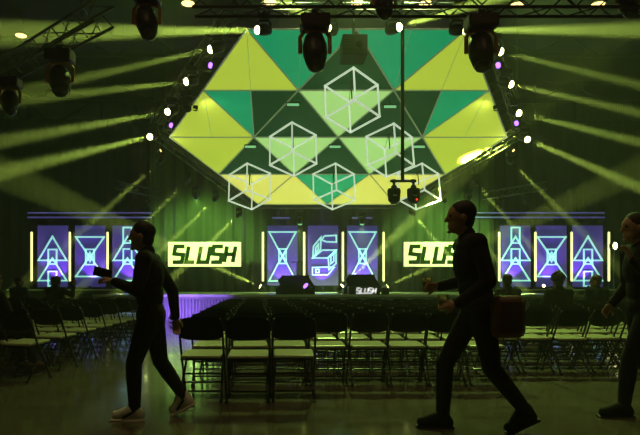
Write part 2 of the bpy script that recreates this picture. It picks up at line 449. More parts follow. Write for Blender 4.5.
rel(obj('base_plate', box(NB(), ((a.x + c.x) / 2 + .1, d + .25, SZ + .012), (c.x - a.x + .1, .52, .02)), M['blackmetal']), t)
lettering(t, 'SLUSH', a.x + .24, d - .02, SZ + .05, .62, .16, .05, M['white_ink'], .22, .22, .02)
t = thing('flight_case', 'small plain black case beside the box with white lettering', 'case', P(385, 294, 18.9) * 1)
t.location.z = SZ
obj('body', box(NB(), (0, 0, .11), (.2, .4, .22), bevel=.012), M['black'], t)
obj('handle', path(NB(), [(-.05, -.21, .14), (-.05, -.24, .14), (.05, -.24, .14), (.05, -.21, .14)], .008), M['steel'], t)
# T-shaped stand on the stage
x = P(297, 0, 22).x
t = thing('microphone_stand', 'thin T shaped stand on stage behind the monitor with the violet lamp', 'stand', (x, 22, SZ))
obj('pole', tube(NB(), (0, 0, .03), (0, 0, P(0, 262, 22).z - SZ), .018), M['black'], t)
obj('crossbar', tube(NB(), (-.22, 0, P(0, 262, 22).z - SZ), (.22, 0, P(0, 262, 22).z - SZ), .015), M['black'], t)
obj('foot', lathe(NB(), [(.16, 0), (.16, .02), (.02, .045)], 16), M['black'], t)

# ------------------------------------------------------------------ lamps
YEL = (.70, 1, .13)
def par_lamp(loc, dirn, label, watts, col, deg, lens='lens', size=1.0, group=None, blend=.4, name='stage_lamp'):
    """short can on a yoke that stands on something"""
    t = thing(name, label, 'lamp', loc, 0, group)
    k = size; d = V(dirn).normalized(); c = V((0, 0, .20 * k)); R = align(d).to_4x4()
    obj('base', box(NB(), (0, 0, .015 * k), (.2 * k, .2 * k, .03 * k), bevel=.005), M['black'], t)
    obj('yoke', path(NB(), [(-.13 * k, 0, .2 * k), (-.13 * k, 0, .05 * k), (-.1 * k, 0, .03 * k), (.1 * k, 0, .03 * k), (.13 * k, 0, .05 * k), (.13 * k, 0, .2 * k)], .012 * k), M['black'], t)
    obj('can', lathe(NB(), [(.05 * k, -.12 * k), (.09 * k, -.1 * k), (.10 * k, .08 * k), (.115 * k, .1 * k), (.1 * k, .1 * k)], 18, Matrix.Translation(c) @ R), M['black'], t, True)
    obj('lens', lathe(NB(), [(.09 * k, .1 * k), (.085 * k, .115 * k), (.04 * k, .125 * k)], 18, Matrix.Translation(c) @ R), M[lens], t, True)
    if watts: spot(t, V(loc) + c + d * .24 * k, d, watts, col, deg, blend, .05)
    return t

def moving_head(loc, dirn, label, watts, col, deg, lens='lens', size=1.0, group=None, blend=.35, trim='blackmetal', hang=True):
    """box base clamped above, U yoke, rounded head"""
    t = thing('moving_head_light', label, 'stage light', loc, 0, group)
    k = size; d = V(dirn).normalized(); s = -1 if hang else 1
    c = V((0, 0, s * .47 * k)); R = align(d).to_4x4()
    obj('base', box(NB(), (0, 0, s * .09 * k), (.40 * k, .30 * k, .18 * k), bevel=.025 * k), M['black'], t)
    obj('yoke', path(NB(), [(-.2 * k, 0, s * .50 * k), (-.2 * k, 0, s * .28 * k), (-.14 * k, 0, s * .2 * k), (.14 * k, 0, s * .2 * k), (.2 * k, 0, s * .28 * k), (.2 * k, 0, s * .50 * k)], .03 * k), M[trim], t)
    obj('head', lathe(NB(), [(.06 * k, -.24 * k), (.13 * k, -.21 * k), (.165 * k, -.08 * k), (.165 * k, .05 * k), (.13 * k, .2 * k), (.115 * k, .2 * k)], 20, Matrix.Translation(c) @ R), M['black'], t, True)
    obj('lens', lathe(NB(), [(.122 * k, .19 * k), (.122 * k, .225 * k), (.105 * k, .262 * k), (.065 * k, .29 * k), (.02 * k, .30 * k)], 18, Matrix.Translation(c) @ R), M[lens], t, True)
    obj('mounting_clamp', box(NB(), (0, 0, -s * .04 * k), (.1 * k, .08 * k, .1 * k), bevel=.01), M['steel'], t)
    if watts: spot(t, V(loc) + c + d * .36 * k, d, watts, col, deg, blend, .06)
    return t

def truss(p0, p1, label, wd=.3, m='alu', step=None):
    p0, p1 = V(p0), V(p1); ax = (p1 - p0); L = ax.length; ax.normalize()
    side = ax.cross(V((0, 0, 1)))
    side = V((1, 0, 0)) if side.length < .05 else side.normalized()
    up = side.cross(ax).normalized()
    t = thing('lighting_truss', label, 'truss', p0)
    C4 = [(side * sx + up * sz) * wd / 2 for sx, sz in ((-1, -1), (1, -1), (1, 1), (-1, 1))]
    for c in C4: obj('chord', tube(NB(), c, c + ax * L, .024, 8), M[m], t)
    b = NB(); n = max(2, int(L / (step or wd * 1.1)))
    for k in range(n):
        for q in range(4):
            a_, b_ = C4[q], C4[(q + 1) % 4]
            if k % 2: a_, b_ = b_, a_
            tube(b, a_ + ax * (L * k / n), b_ + ax * (L * (k + 1) / n), .011, 5)
    obj('lattice', b, M[m], t)
    for f_ in (.15, .85):
        q = ax * (L * f_) + up * wd / 2
        obj('hanging_cable', tube(NB(), q, (q.x, q.y, ZC - .03 - p0.z), .01, 5), M['steel'], t)
    return t

# ------------------------------------------------------------------ the hexagon canopy
A, CX, CY, CZ, SL = 2.8, 2.0, 19.6, 6.03, math.radians(19.3)
UY, UZ = math.cos(SL), -math.sin(SL)
def hexp(u, r, off=0.0):
    """u metres across from the middle, r metres down the slope, off metres below the cloth"""
    return V((CX + u, CY + r * UY - off * math.sin(SL), CZ + r * UZ - off * math.cos(SL)))
def plane_d(py):
    return F * A / (117.1 - .2386 * py)
ST = A * .866025
rows = [[hexp(A * (k - (nn - 1) / 2), (i - 2) * ST) for k in range(nn)] for i, nn in enumerate((3, 4, 5, 4, 3))]
canopy = thing('stage_canopy', 'large tilted hexagonal canopy of yellow, teal and green triangular cloths over the stage', 'canopy', (CX, CY, CZ))
NUP = V((0, math.sin(SL), math.cos(SL)))
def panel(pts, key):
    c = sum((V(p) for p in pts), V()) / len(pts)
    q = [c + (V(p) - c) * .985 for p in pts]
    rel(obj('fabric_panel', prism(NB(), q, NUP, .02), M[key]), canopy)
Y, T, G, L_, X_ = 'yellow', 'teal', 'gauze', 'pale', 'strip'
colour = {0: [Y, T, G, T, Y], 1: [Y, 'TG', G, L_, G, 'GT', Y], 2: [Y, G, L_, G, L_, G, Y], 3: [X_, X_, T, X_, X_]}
beams = NB()
def rod(a_, b_, r=.025): tube(beams, V(a_) - NUP * .01, V(b_) - NUP * .01, r, 6)
for i in range(4):
    up, lo = rows[i], rows[i + 1]
    tris = []
    if len(lo) > len(up):
        for k in range(len(lo) - 1):
            tris.append((up[k], lo[k], lo[k + 1]))
            if k < len(up) - 1: tris.append((up[k], up[k + 1], lo[k + 1]))
    else:
        for k in range(len(up) - 1):
            tris.append((up[k], up[k + 1], lo[k]))
            if k < len(lo) - 1: tris.append((lo[k], lo[k + 1], up[k + 1]))
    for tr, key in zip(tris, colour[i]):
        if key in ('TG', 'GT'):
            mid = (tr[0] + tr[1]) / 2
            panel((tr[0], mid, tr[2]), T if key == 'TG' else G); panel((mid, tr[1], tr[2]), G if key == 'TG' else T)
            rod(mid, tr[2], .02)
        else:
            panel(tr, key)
            if key in (Y, T) and i < 2 or key == X_ and False:
                hs = sorted(tr, key=lambda v: -v.z)
                flat = [v for v in tr if sum(abs(v.z - w_.z) < .01 for w_ in tr) == 2]; tip = [v for v in tr if v not in flat][0]
                rod((flat[0] + flat[1]) / 2, tip, .009)
for i in range(5):
    for k in range(len(rows[i]) - 1): rod(rows[i][k], rows[i][k + 1])
    if i < 4:
        up, lo = rows[i], rows[i + 1]
        big, sm = (lo, up) if len(lo) > len(up) else (up, lo)
        for k, v in enumerate(sm): rod(v, big[k]); rod(v, big[k + 1])
rel(obj('frame', beams, M['frame']), canopy)
for u, r in ((-2.8, -4.2), (2.8, -4.2), (-4.2, 0), (4.2, 0), (-2, 4.2), (2, 4.2)):
    p = hexp(u, r, -.03)
    rel(obj('hanging_cable', tube(NB(), p, (p.x, p.y, ZC), .012, 6), M['steel']), canopy)

# trusses around the canopy
o_ = .55
edge = lambda k, e: hexp((2 * A + e) * math.cos(math.radians(60 * k)), (2 * A + e) * math.sin(math.radians(60 * k)), -.25)
names = {0: 'from the right tip of the canopy down to its rear edge', 1: 'along the low rear edge of the canopy', 2: 'from the left tip of the canopy down to its rear edge',
         3: 'up the left side of the canopy to its high edge', 4: 'along the high front edge of the canopy', 5: 'up the right side of the canopy to its high edge'}
for k in range(6):
    truss(edge(k, o_).lerp(edge(k + 1, o_), .035), edge(k + 1, o_).lerp(edge(k, o_), .035), 'dark lattice lighting truss ' + names[k], .32)

# wire cubes hung under the canopy, square to the cloth
def wire_cube(px, py, wpx, label, k=.94):
    d = plane_d(py) * k
    c = P(px, py, d); e = 1.06
    R = Matrix.Rotation(-SL, 3, 'X') @ Matrix.Rotation(math.radians(45 + random.uniform(-5, 5)), 3, 'Z')
    t = thing('wire_cube', label, 'hanging cube', c, 0)
    cn = [R @ V((sx, sy, sz)) * e / 2 for sx in (-1, 1) for sy in (-1, 1) for sz in (-1, 1)]
    for i in range(8):
        for j in range(i + 1, 8):
            if abs((cn[i] - cn[j]).length - e) < .01:
                obj('bar', box(NB(), (cn[i] + cn[j]) / 2, (.045, .045, e + .045), align(cn[j] - cn[i])), M['cube'], t)
    top = R @ V((0, 0, e / 2)); ax = R @ V((0, 0, 1))
    b = NB()
    for i in (1, 3, 5, 7): tube(b, cn[i], top + ax * .12, .008, 5)
    obj('bridle', b, M['steel'], t)
    # rod up to the cloth
    den = ax.dot(NUP); hgt = (V((CX, CY, CZ)) - (c + top)).dot(NUP) / den
    obj('hanging_rod', tube(NB(), top + ax * .1 - ax * .55, top + ax * max(.12, hgt - .03), .02, 8), M['alu'], t)
    return c
wire_cube(352, 101, 55, 'white wireframe cube hung highest, alone at the top of the group of six')
wire_cube(293, 150, 48, 'white wireframe cube in the middle pair, away from the hanging pipe')
wire_cube(390, 151, 48, 'white wireframe cube in the middle pair, behind the hanging pipe')
wire_cube(249.5, 187, 41, 'white wireframe cube in the lowest three, farthest from the hanging pipe')
wire_cube(334, 187, 41, 'white wireframe cube at the middle of the lowest three')
wire_cube(419, 187, 41, 'white wireframe cube in the lowest three, behind the paired hanging lamps')
# small green floods above the cubes
for (px, py, nm) in ((293, 105, 'the middle cube away from the pipe'), (390, 107, 'the middle cube behind the pipe'), (250.5, 147, 'the low cube farthest from the pipe'), (335, 147, 'the low central cube'), (419, 147, 'the low cube behind the paired lamps')):
    p = P(px, py, plane_d(py) * .985)
    t = thing('flood_lamp', f'small green flood lamp under the canopy above {nm}', 'lamp', p)
    obj('housing', box(NB(), (0, .03, .02), (.42, .1, .14), bevel=.015), M['black'], t)
    obj('lens', box(NB(), (0, -.03, .0), (.36, .02, .07)), M['greenlens'], t)
    obj('bracket', tube(NB(), (0, .03, .05), (0, .03, .32), .015, 6), M['steel'], t)
p = P(355, 34, 14.6)
t = thing('projector', 'boxy dark projector hung over the high edge of the canopy above the top cube', 'projector', p)
obj('body', box(NB(), (0, .3, -.27), (.62, .7, .52), bevel=.03), M['drape'], t)
obj('lens', lathe(NB(), [(.07, 0), (.09, .06), (.06, .1)], 16, Matrix.Translation((.1, -.05, -.27)) @ Matrix.Rotation(PI / 2, 4, 'X')), M['lensoff'], t)
b = NB()
for k in range(4): box(b, (-.17, -.052, -.12 - .07 * k), (.2, .01, .025))
obj('vent', b, M['black'], t)
obj('bracket', tube(NB(), (0, .3, 0), (0, .3, ZC - p.z), .03, 8), M['steel'], t)

# beam lights on the canopy trusses
def aim(p, px, py, d): return P(px, py, d) - V(p)
BW = 125000
def rig(px, py, tx, ty, td, label, watts=BW * 1.25, deg=4.2, lens='lens', size=.8, col=YEL):
    d = plane_d(py) * .962 - .1
    loc = P(px, py, d) + V((0, 0, .47 * size))
    head = P(px, py, d)
    t = moving_head(loc, P(tx, ty, td) - head, label, watts, col, deg, lens, size)
    obj('hanging_bracket', tube(NB(), (0, 0, .04), (0, .30, .42), .02, 8), M['steel'], t)
L4 = ['top', 'second from top', 'third from top', 'lowest']
for k, (a_, c_) in enumerate(zip(((217, 48), (192, 81), (172, 111), (153, 136)), ((20, 92), (20, 100), (20, 138), (20, 168)))):
    rig(*a_, *c_, 14.0, f'beam light on the left canopy truss, {L4[k]} of its four, sideways beam')
for k, (a_, c_) in enumerate(zip(((494, 50), (505, 83), (514, 112), (524, 138)), ((680, 95), (680, 122), (680, 152), (680, 205)))):
    rig(*a_, *c_, 14.0, f'beam light on the right canopy truss, {L4[k]} of its four, sideways beam')
rig(264, 30, 40, 33, 12.4, 'beam light at the high canopy edge above the yellow corner cloth, pointing left', BW * 2.6, 6)
rig(331, 30, 250, -20, 11.5, 'glaring beam light at the high canopy edge beside the big hanging moving head', BW * .6, 9)
rig(393, 29, 520, -10, 12.2, 'beam light at the high canopy edge beside the hanging pipe', BW * 1.8, 7)
rig(457, 30, 700, 30, 12.4, 'beam light at the high canopy edge beside the second big moving head', BW * 2.4, 6)
for k, (a_, c_) in enumerate(zip(((161, 160), (188, 180), (216, 198), (239, 215)), ((100, 215), (128, 240), (160, 252), (185, 266)))):
    rig(*a_, *c_, 21.5, f'beam light on the left rear canopy truss, {L4[k]} of its four, beam downwards', BW * 1.4, 4.2, 'lensoff', .6)
for k, (a_, c_) in enumerate(zip(((510, 161), (475, 182), (443, 199), (412, 213)), ((575, 225), (525, 240), (490, 252), (460, 268)))):
    rig(*a_, *c_, 21.5, f'beam light on the right rear canopy truss, {L4[k]} of its four, beam downwards', BW * 1.4, 4.2, 'lensoff', .6)
for px, py, nm in ((208, 64, 'upper lamp of the left pair'), (169, 124, 'lower lamp of the left pair'), (500, 64, 'upper lamp of the right pair'), (518, 122, 'lower lamp of the right pair')):
    d = plane_d(py) - .1; p = P(px, py, d)
    s_ = 1 if px < 320 else -1
    t = par_lamp(p - V((0, 0, .2)), (s_ * .75, -.5, -.35), f'small violet lamp on the canopy truss, {nm}', 0, (.35, .12, 1), 70, 'violetlens', .9)
p = P(186, 103, plane_d(103) - .35)
moving_head(p + V((0, 0, .35)), (.5, -.3, -1), 'unlit dark moving head in front of the yellow cloth corner on the left', 0, YEL, 9, 'lensoff', .85)

# stage lamps on the deck with visible beams
d = 21.5
def deck_lamp(px, py, tx, ty, td, label, watts, deg, d=21.5, col=YEL, lens='lens'):
    x = P(px, py, d).x
    loc = V((x, d, SZ))
    head = loc + V((0, 0, .2))
    par_lamp(loc, P(tx, ty, td) - head, label, watts, col, deg, lens)
deck_lamp(262.5, 285, 168, 246, 25.85, 'glaring deck lamp under the word sign beam, at the foot of a light tube', 150000, 8, 25.8)
deck_lamp(340.5, 287, 372, 258, 22.0, 'glaring deck lamp beside the sloping monitor behind the lettered box', 150000, 8, 22.4)
deck_lamp(385, 285, 440, 262, 25.85, 'glaring deck lamp behind the small plain black case', 150000, 7, 25.8)
for px, nm, dd in ((122.5, 'at the fore end of the walker in sneakers', 25.6), (157, 'just behind the walker in sneakers', 24), (543, 'below the hourglass banner near the seated people', 25.6)):
    loc = P(px, 285, dd); base = .92 if dd > 25 else SZ
    loc.z = base
    par_lamp(loc, (0, -1, .25), f'small bright lamp {nm}', 0, (1, .9, .55), 60, 'lens', .7)
# violet lamp by the left monitor
x = P(308, 0, 18.9).x
par_lamp((x, 18.9, SZ), (-.3, -.2, .25), 'violet lit lamp at the stage edge beside the sloping monitor', 40, (.35, .15, 1), 90, 'violetlens', 1.1)
# violet wash on the skirt, standing on the hall floor
for px, w_, nm in ((172, 100, 'nearer the walker in sneakers'), (205, 60, 'nearer the middle chairs')):
    x = P(px, 0, 17.4).x
    par_lamp((x, 17.4, 0), (0, 1, .18), f'violet floor lamp facing the pleated stage skirt, {nm}', w_, (.34, .16, 1), 95, 'violetlens', .8)
# violet uplights at the banner feet
for px in (52.5, 90, 127.5, 282.5, 323, 362.5, 515.5, 551.5, 588):
    side = px < 200 or px > 450
    x = P(px, 0, DB - .5).x; base = .92 if side else SZ
    where = {52.5: 'the two triangle banner beside the light tube at the row end', 90: 'the hourglass banner beside the walker in sneakers', 127.5: 'the box tipped banner beside the walker', 282.5: 'the stage hourglass banner behind the T stand',
             323: 'the letter S banner', 362.5: 'the stage hourglass banner above the lettered box', 515.5: 'the box tipped banner above the dark jacketed sitter', 551.5: 'the hourglass banner above the curly haired sitter', 588: 'the two triangle banner above the auburn haired sitter'}[px]
    par_lamp((x, DB - .55, base), (0, .36, 1), 'violet uplight under ' + where, 110, (.55, .17, 1), 80, 'violetlens', .5, name='uplight')
# lamp on a stand at the right of the banners
p = P(614, 246, 25); 
t = thing('lamp_stand', 'tall thin lamp stand with a bright lamp beside the end banner', 'lamp', (p.x, 25, 0))
obj('pole', tube(NB(), (0, 0, .02), (0, 0, p.z - .1), .03), M['alu'], t)
for k in range(3):
    an = 2 * PI * k / 3
    obj('leg', tube(NB(), (0, 0, .5), (.4 * math.cos(an), .4 * math.sin(an), .02), .018), M['alu'], t)
obj('head', ell(NB(), (0, .05, p.z), (.17, .12, .24)), M['black'], t, True)
obj('lens', ell(NB(), (0, -.09, p.z), (.09, .04, .15)), M['lens'], t, True)


# added washes that light the stage, its cloths, the seats and the air
def wash(px, py, d, tx, ty, td, label, watts, col, deg, lens='greenlens'):
    p = P(px, py, d)
    moving_head(p, P(tx, ty, td) - (p + V((0, 0, -.47 * .7))), label, watts, col, deg, lens, .7, blend=.8)
GR = (.38, 1, .13)
wash(196, 187, 22.2, 205, 262, 27, 'added green wash light under the left rear truss over the word sign', 1500, GR, 85)  # added fill: greens backcloth and haze in place of canopy glow
wash(468, 189, 22.2, 445, 262, 27, 'added green wash light under the right rear truss over the word sign', 1500, GR, 85)
wash(300, 212, 23.8, 300, 300, 24.5, 'added green wash light under the rear truss over the T stand', 1200, (.55, 1, .2), 100)
wash(362, 212, 23.8, 362, 300, 24.5, 'added green wash light under the rear truss over the hourglass banner', 1200, (.55, 1, .2), 100)
for px, nm in ((285, 'left of the projector'), (375, 'between projector and pipe'), (430, 'beyond the hanging pipe')):  # added fixtures above the frame, to brighten the stage front edge
    wash(px, -130, 14.0, px + (324 - px) * .4 + 10, 293, 18.6, 'added unseen small wash light under the first roof girder ' + nm, 3200, (.75, 1, .35), 45)
for x, nm in ((-2.6, 'over the side seating block'), (1.2, 'over the middle seating block'), (5.2, 'over the far end of the seating')):  # added unseen lights that brighten the seats and floor
    moving_head(V((x + .6, 14, 9.6)), V((x, 8.2, .4)) - V((x + .6, 14, 9.3)), 'added unseen audience light under the first roof girder ' + nm, 600 if x < 0 else 1900, (.60, 1, .20), 50, 'greenlens', .7, blend=.9)
for px, tx, nm in ((225, -60, 'left'), (480, 700, 'right')):  # added unseen lamps, only to tint the haze green
    wash(px, -100, 14.0, tx, 150, 24, f'added unseen green haze wash under the first roof girder on the {nm}', 1100, (.30, 1, .08), 75)
# corner lamps raking the yellow cloths
for px, py, tx, ty, nm in ((196, 98, 232, 120, 'left'), (494, 98, 462, 120, 'right'), (513, 143, 478, 132, 'right tip'), (160, 143, 196, 135, 'left tip')):
    dd = plane_d(py); p = P(px, py, dd) - NUP * .45
    tgt = P(tx, ty, plane_d(ty))
    par_lamp(p, tgt - p, f'small lamp raking the yellow cloth at the {nm} corner of the canopy', 15, (.9, 1, .5), 120, 'lenssoft', .55, blend=.9)

# ------------------------------------------------------------------ rigging in the roof
yT = 8.4
truss((-1.2, yT, 5.15), (6.5, yT, 5.15), 'dark lattice truss across the top of the hall carrying two big moving heads', .3, 'steel')
for px, py, d_, nm, wt in ((315, 8, yT, 'over the teal cloth by the glare', 0), (481, 8, yT, 'over the yellow cloth corner at right', 0)):
    p = P(px, py, d_)
    moving_head(V((p.x, d_, 4.93)), (.05, -.25, -1), f'big black moving head on the front truss, {nm}', 0, YEL, 9, 'lensoff', 1.05, trim='copper')
p0, p1 = P(-14, 82, 12.3), P(104, -6, 9.2)
p1.z = p0.z
truss(p0, p1, 'slanting lattice truss in the upper left corner of the hall', .32, 'alu')
for px, nm, sz in ((60, 'below the slanting corner truss, farther from its low end', 1.1), (10, 'below the slanting corner truss at its low end', 1.0)):
    k = (px + 14) / 118; d_ = 12.3 * 9.2 / (9.2 + (12.3 - 9.2) * k)
    q = P(px, 0, d_)
    moving_head(V((q.x, d_, p0.z - .2)), (.25, -.5, -1), 'black moving head ' + nm, 0, YEL, 9, 'lensoff', sz, trim='copper')
for px, py, nm in ((384, -22, 'at the top edge between glaring light and pipe'), (628, -24, 'at the top edge over the far seating')):
    p = P(px, py, 8.4)
    t = moving_head(V((p.x, 8.4, p.z)), (.05, -.3, -1), 'moving head with copper yoke ' + nm, 0, YEL, 9, 'lensoff', .8, trim='copper')
    obj('hanging_cable', tube(NB(), (0, 0, .05), (0, 0, ZC - p.z - .03), .012, 6), M['steel'], t)
p = P(147, -8, 8.6)
moving_head(V((p.x, 8.6, p.z)), (.2, -.3, -1), 'black moving head cut by the top edge, over the left of the hall', 0, YEL, 9, 'lensoff', .95, trim='copper')
obj_ = thing('pipe', 'short dark pipe across the top left carrying a moving head', 'pipe', (p.x, 8.6, p.z + .05))
obj('tube', tube(NB(), (-1.2, 0, 0), (.9, 0, 0), .03), M['steel'], obj_)
obj('cable', tube(NB(), (-.6, 0, 0), (-.6, 0, ZC - p.z - .05), .01), M['steel'], obj_)
obj('cable', tube(NB(), (.6, 0, 0), (.6, 0, ZC - p.z - .05), .01), M['steel'], obj_)
# warm lamps high in the roof
for k, (px, py) in enumerate(((188, 4), (270, 3), (357, 3), (426, 4), (517, 5.5), (598, 5), (21, 36))):
    d_ = 20 if k < 6 else 24
    p = P(px, py, d_)
    t = thing('ceiling_lamp', f'warm wide ceiling lamp, {["first", "second", "third", "fourth", "fifth", "sixth", "lowest"][k]} from the left along the roof' if k < 6 else 'small warm ceiling lamp alone near the slanting corner truss', 'lamp', p)
    obj('shade', lathe(NB(), [(.05, .22), (.12, .2), (.3, .02), (.29, .02)], 20), M['steel'], t, True)
    obj('bulb', ell(NB(), (0, 0, .02), (.22, .22, .06)), M['lenssoft'], t, True)
    obj('stem', tube(NB(), (0, 0, .2), (0, 0, ZC - p.z), .012), M['steel'], t)
# added warm lamps, unseen overhead, to brighten the front floor
for k, (x, y) in enumerate(((-1.5, 3.5), (4, 3.5))):
    t = thing('ceiling_lamp', f'added unseen warm lamp high over the front floor, {["over the walker in sneakers", "over the walker carrying cups"][k]}', 'lamp', (x, y, 9.5))
    obj('shade', lathe(NB(), [(.05, .22), (.12, .2), (.3, .02), (.29, .02)], 20), M['steel'], t, True)
    obj('bulb', ell(NB(), (0, 0, .02), (.22, .22, .06)), M['lenssoft'], t, True)
    obj('stem', tube(NB(), (0, 0, .2), (0, 0, ZC - 9.5), .012), M['steel'], t)
    spot(t, (x, y, 9.35), (0, .1, -1), 230 if k == 0 else 140, (1, .66, .3), 110, .8, .15)

# violet light bars above the side banners
for (x0, x1, nm) in ((28, 152, 'beside the walker in sneakers'), (468, 604, 'above the seated people')):
    for py, w2 in ((213, 'upper'), (217.5, 'lower')):
        dy = 26.6 if w2 == 'upper' else 26.95
        a, c = P(x0, py, dy), P(x1, py, dy)
        t = thing('light_bar', f'long violet light bar, {w2} of the two over the banners {nm}', 'light bar', (a.x, dy, a.z))
        obj('glow_strip', box(NB(), ((c.x - a.x) / 2, -.05, 0), (c.x - a.x, .03, .05 if w2 == 'upper' else .07)), M['bluebar'], t)
        obj('housing', box(NB(), ((c.x - a.x) / 2, .03, 0), (c.x - a.x + .1, .1, .12), bevel=.01), M['black'], t)
        for k in (.15, .85): obj('hanging_cable', tube(NB(), ((c.x - a.x) * k, .03, 0), ((c.x - a.x) * k, .03, ZC - a.z - .03), .008, 5), M['steel'], t)
for (x0, x1, nm) in ((272, 290, 'over the T stand'), (352, 372, 'over the lettered box')):
    a, c = P(x0, 218, 25), P(x1, 218, 25)
    t = thing('light_bar', f'short violet light bar below the canopy {nm}', 'light bar', (a.x, 25, a.z))
    obj('glow_strip', box(NB(), ((c.x - a.x) / 2, -.05, 0), (c.x - a.x, .03, .06)), M['bluebar'], t)
    obj('housing', box(NB(), ((c.x - a.x) / 2, .03, 0), (c.x - a.x + .06, .1, .1), bevel=.01), M['black'], t)
    for k in (.15, .85): obj('hanging_cable', tube(NB(), ((c.x - a.x) * k, .03, 0), ((c.x - a.x) * k, .03, ZC - a.z - .03), .008, 5), M['steel'], t)
# the small slanted trusses with hanging lamps left and right behind the canopy
for (a_, c_, hs, nm) in (((117, 185), (158, 194), (122, 147, 166), 'left'), ((482, 196), (545, 186), (500, 526), 'right')):
    d0 = 24.5
    truss(P(*a_, d0), P(*c_, d0), f'small slanting lattice truss behind the {nm} tip of the canopy', .3)
    for j, px in enumerate(hs[:2]):
        py = a_[1] + (c_[1] - a_[1]) * (px - a_[0]) / (c_[0] - a_[0])
        moving_head(P(px, py + 5, d0), (.1, -.4, -1), f'small dark moving head on the small slanting truss at the {nm}, {["outer", "inner"][j] if nm == "left" else ["inner", "outer"][j]} one', 0, YEL, 9, 'lensoff', .6)

# hanging pipe with two lamps
d_ = 14.7
p = P(402.5, 181, d_)
t = thing('hanging_pipe', 'thin black pipe hanging from the roof with a short crossbar', 'pipe', p)
obj('pole', tube(NB(), (0, 0, 0), (0, 0, ZC - p.z), .045, 10), M['blackmetal'], t)
obj('crossbar', tube(NB(), (-.31, 0, 0), (.34, 0, 0), .035, 10), M['blackmetal'], t)
for x in (-.22, .26): obj('collar', tube(NB(), (x - .04, 0, 0), (x + .04, 0, 0), .05, 10), M['steel'], t)
for k, px in enumerate((394, 413.5)):
    q = P(px, 183, d_)
    t = thing('hanging_lamp', f'small black lamp under the crossbar, {["nearer the pipe", "at the bar end with a red dot"][k]}', 'lamp', q)
    obj('bracket', tube(NB(), (0, 0, .03), (0, 0, -.12), .035, 8), M['black'], t)
    obj('joint', ell(NB(), (0, 0, -.1), (.075, .075, .06)), M['black'], t, True)
    b = NB(); lathe(b, [(.09, -.5), (.15, -.44), (.17, -.2), (.15, -.14), (.06, -.12)], 16)
    obj('body', b, M['black'], t, True)
    obj('tag_plate', box(NB(), (0, -.165, -.33), (.1, .012, .03), Matrix.Rotation(.15, 3, 'Y')), M['edge'], t)
    obj('lens', lathe(NB(), [(.07, -.52), (.085, -.5)], 14), M['lensoff'], t)
    if k: obj('indicator', ell(NB(), (.05, -.15, -.43), (.025, .02, .025)), mat('red_indicator', (.8, .05, .03), .4, emit=1.5, ecol=(1, .05, .02, 1)), t)

# ------------------------------------------------------------------ folding chairs
def make_chair():
    t = thing('folding_chair', 'chair', 'chair')
    hw = .205
    for s in (-1, 1):
        obj('frame_tube', path(NB(), [(s * hw, .20, .0), (s * hw, .13, .14), (s * hw, -.02, .40), (s * hw, -.10, .56), (s * hw * .99, -.175, .74), (s * hw * .9, -.195, .79)], .0115), M['chair'], t, True)
        obj('rear_leg', path(NB(), [(s * (hw - .025), .13, .415), (s * (hw - .02), .02, .27), (s * (hw - .012), -.12, .10), (s * (hw - .008), -.20, .0)], .0115), M['chair'], t, True)
    b = NB(); nx, nz = 10, 5; g = []
    for i in range(nx + 1):
        u = i / nx * 2 - 1; row = []
        for k in range(nz + 1):
            v = k / nz
            z = .585 + v * .225 - (.045 * abs(u) ** 4 if v == 1 else .045 * abs(u) ** 4 * v ** 3) + (.03 * abs(u) ** 4 * (1 - v) ** 3)
            row.append(b.verts.new((u * .212, -.125 - (z - .58) * .30 - .03 * (1 - u * u), z)))
        g.append(row)
    for i in range(nx):
        for k in range(nz): b.faces.new((g[i][k], g[i + 1][k], g[i + 1][k + 1], g[i][k + 1]))
    r = bmesh.ops.solidify(b, geom=b.faces[:], thickness=.022)
    obj('backrest', b, M['pad'], t, True)
    b = NB(); box(b, (0, .03, .435), (.39, .38, .034), Matrix.Rotation(math.radians(3), 3, 'X'), bevel=.014)
    obj('seat', b, M['seat'], t)
    b = NB(); box(b, (0, .03, .412), (.395, .385, .016), Matrix.Rotation(math.radians(3), 3, 'X'))
    obj('seat_pan', b, M['chair'], t)
    for y, z in ((-.125, .095), (-.005, .245)): obj('crossbar', tube(NB(), (-hw + .015, y, z), (hw - .015, y, z), .010), M['chair'], t)
    obj('crossbar', tube(NB(), (-hw, .13, .14), (hw, .13, .14), .010), M['chair'], t)
    for s in (-1, 1):
        obj('foot_cap', box(NB(), (s * (hw - .008), -.20, .012), (.03, .034, .024), bevel=.004), M['black'], t)
        obj('foot_cap', box(NB(), (s * hw, .20, .012), (.03, .034, .024), bevel=.004), M['black'], t)
    return t
proto = make_chair(); used = [False]
N1 = ['first', 'second', 'third', 'fourth', 'fifth', 'sixth', 'seventh', 'eighth', 'ninth', 'tenth', 'eleventh', 'twelfth', 'thirteenth', 'fourteenth', 'fifteenth', 'sixteenth', 'seventeenth']
def chair(x, y, rz, label, group):
    o = proto if not used[0] else copy_tree(proto)
    used[0] = True
    o.location = (x, y, 0); o.rotation_euler = (0, 0, rz + math.radians(random.uniform(-2.5, 2.5)))
    o['label'] = label; o['group'] = group
    return o
CH = {}
for r in range(9):
    y = 5.76 + .92 * r
    n = 3 if r == 0 else (8 if r == 1 else (14 if r < 4 else 17))
    for c in range(n):
        x = -.72 - .031 * r + .437 * c
        if r >= 2 and c >= 8: x += .10
        CH['m', r, c] = chair(x + random.uniform(-.012, .012), y + random.uniform(-.03, .03), math.radians(1.5) + (math.radians(7) if c >= 8 else 0),
              f'black folding chair, {N1[r]} row of the middle block, {N1[c]} seat from the walkway', 'folding chairs of the middle block')
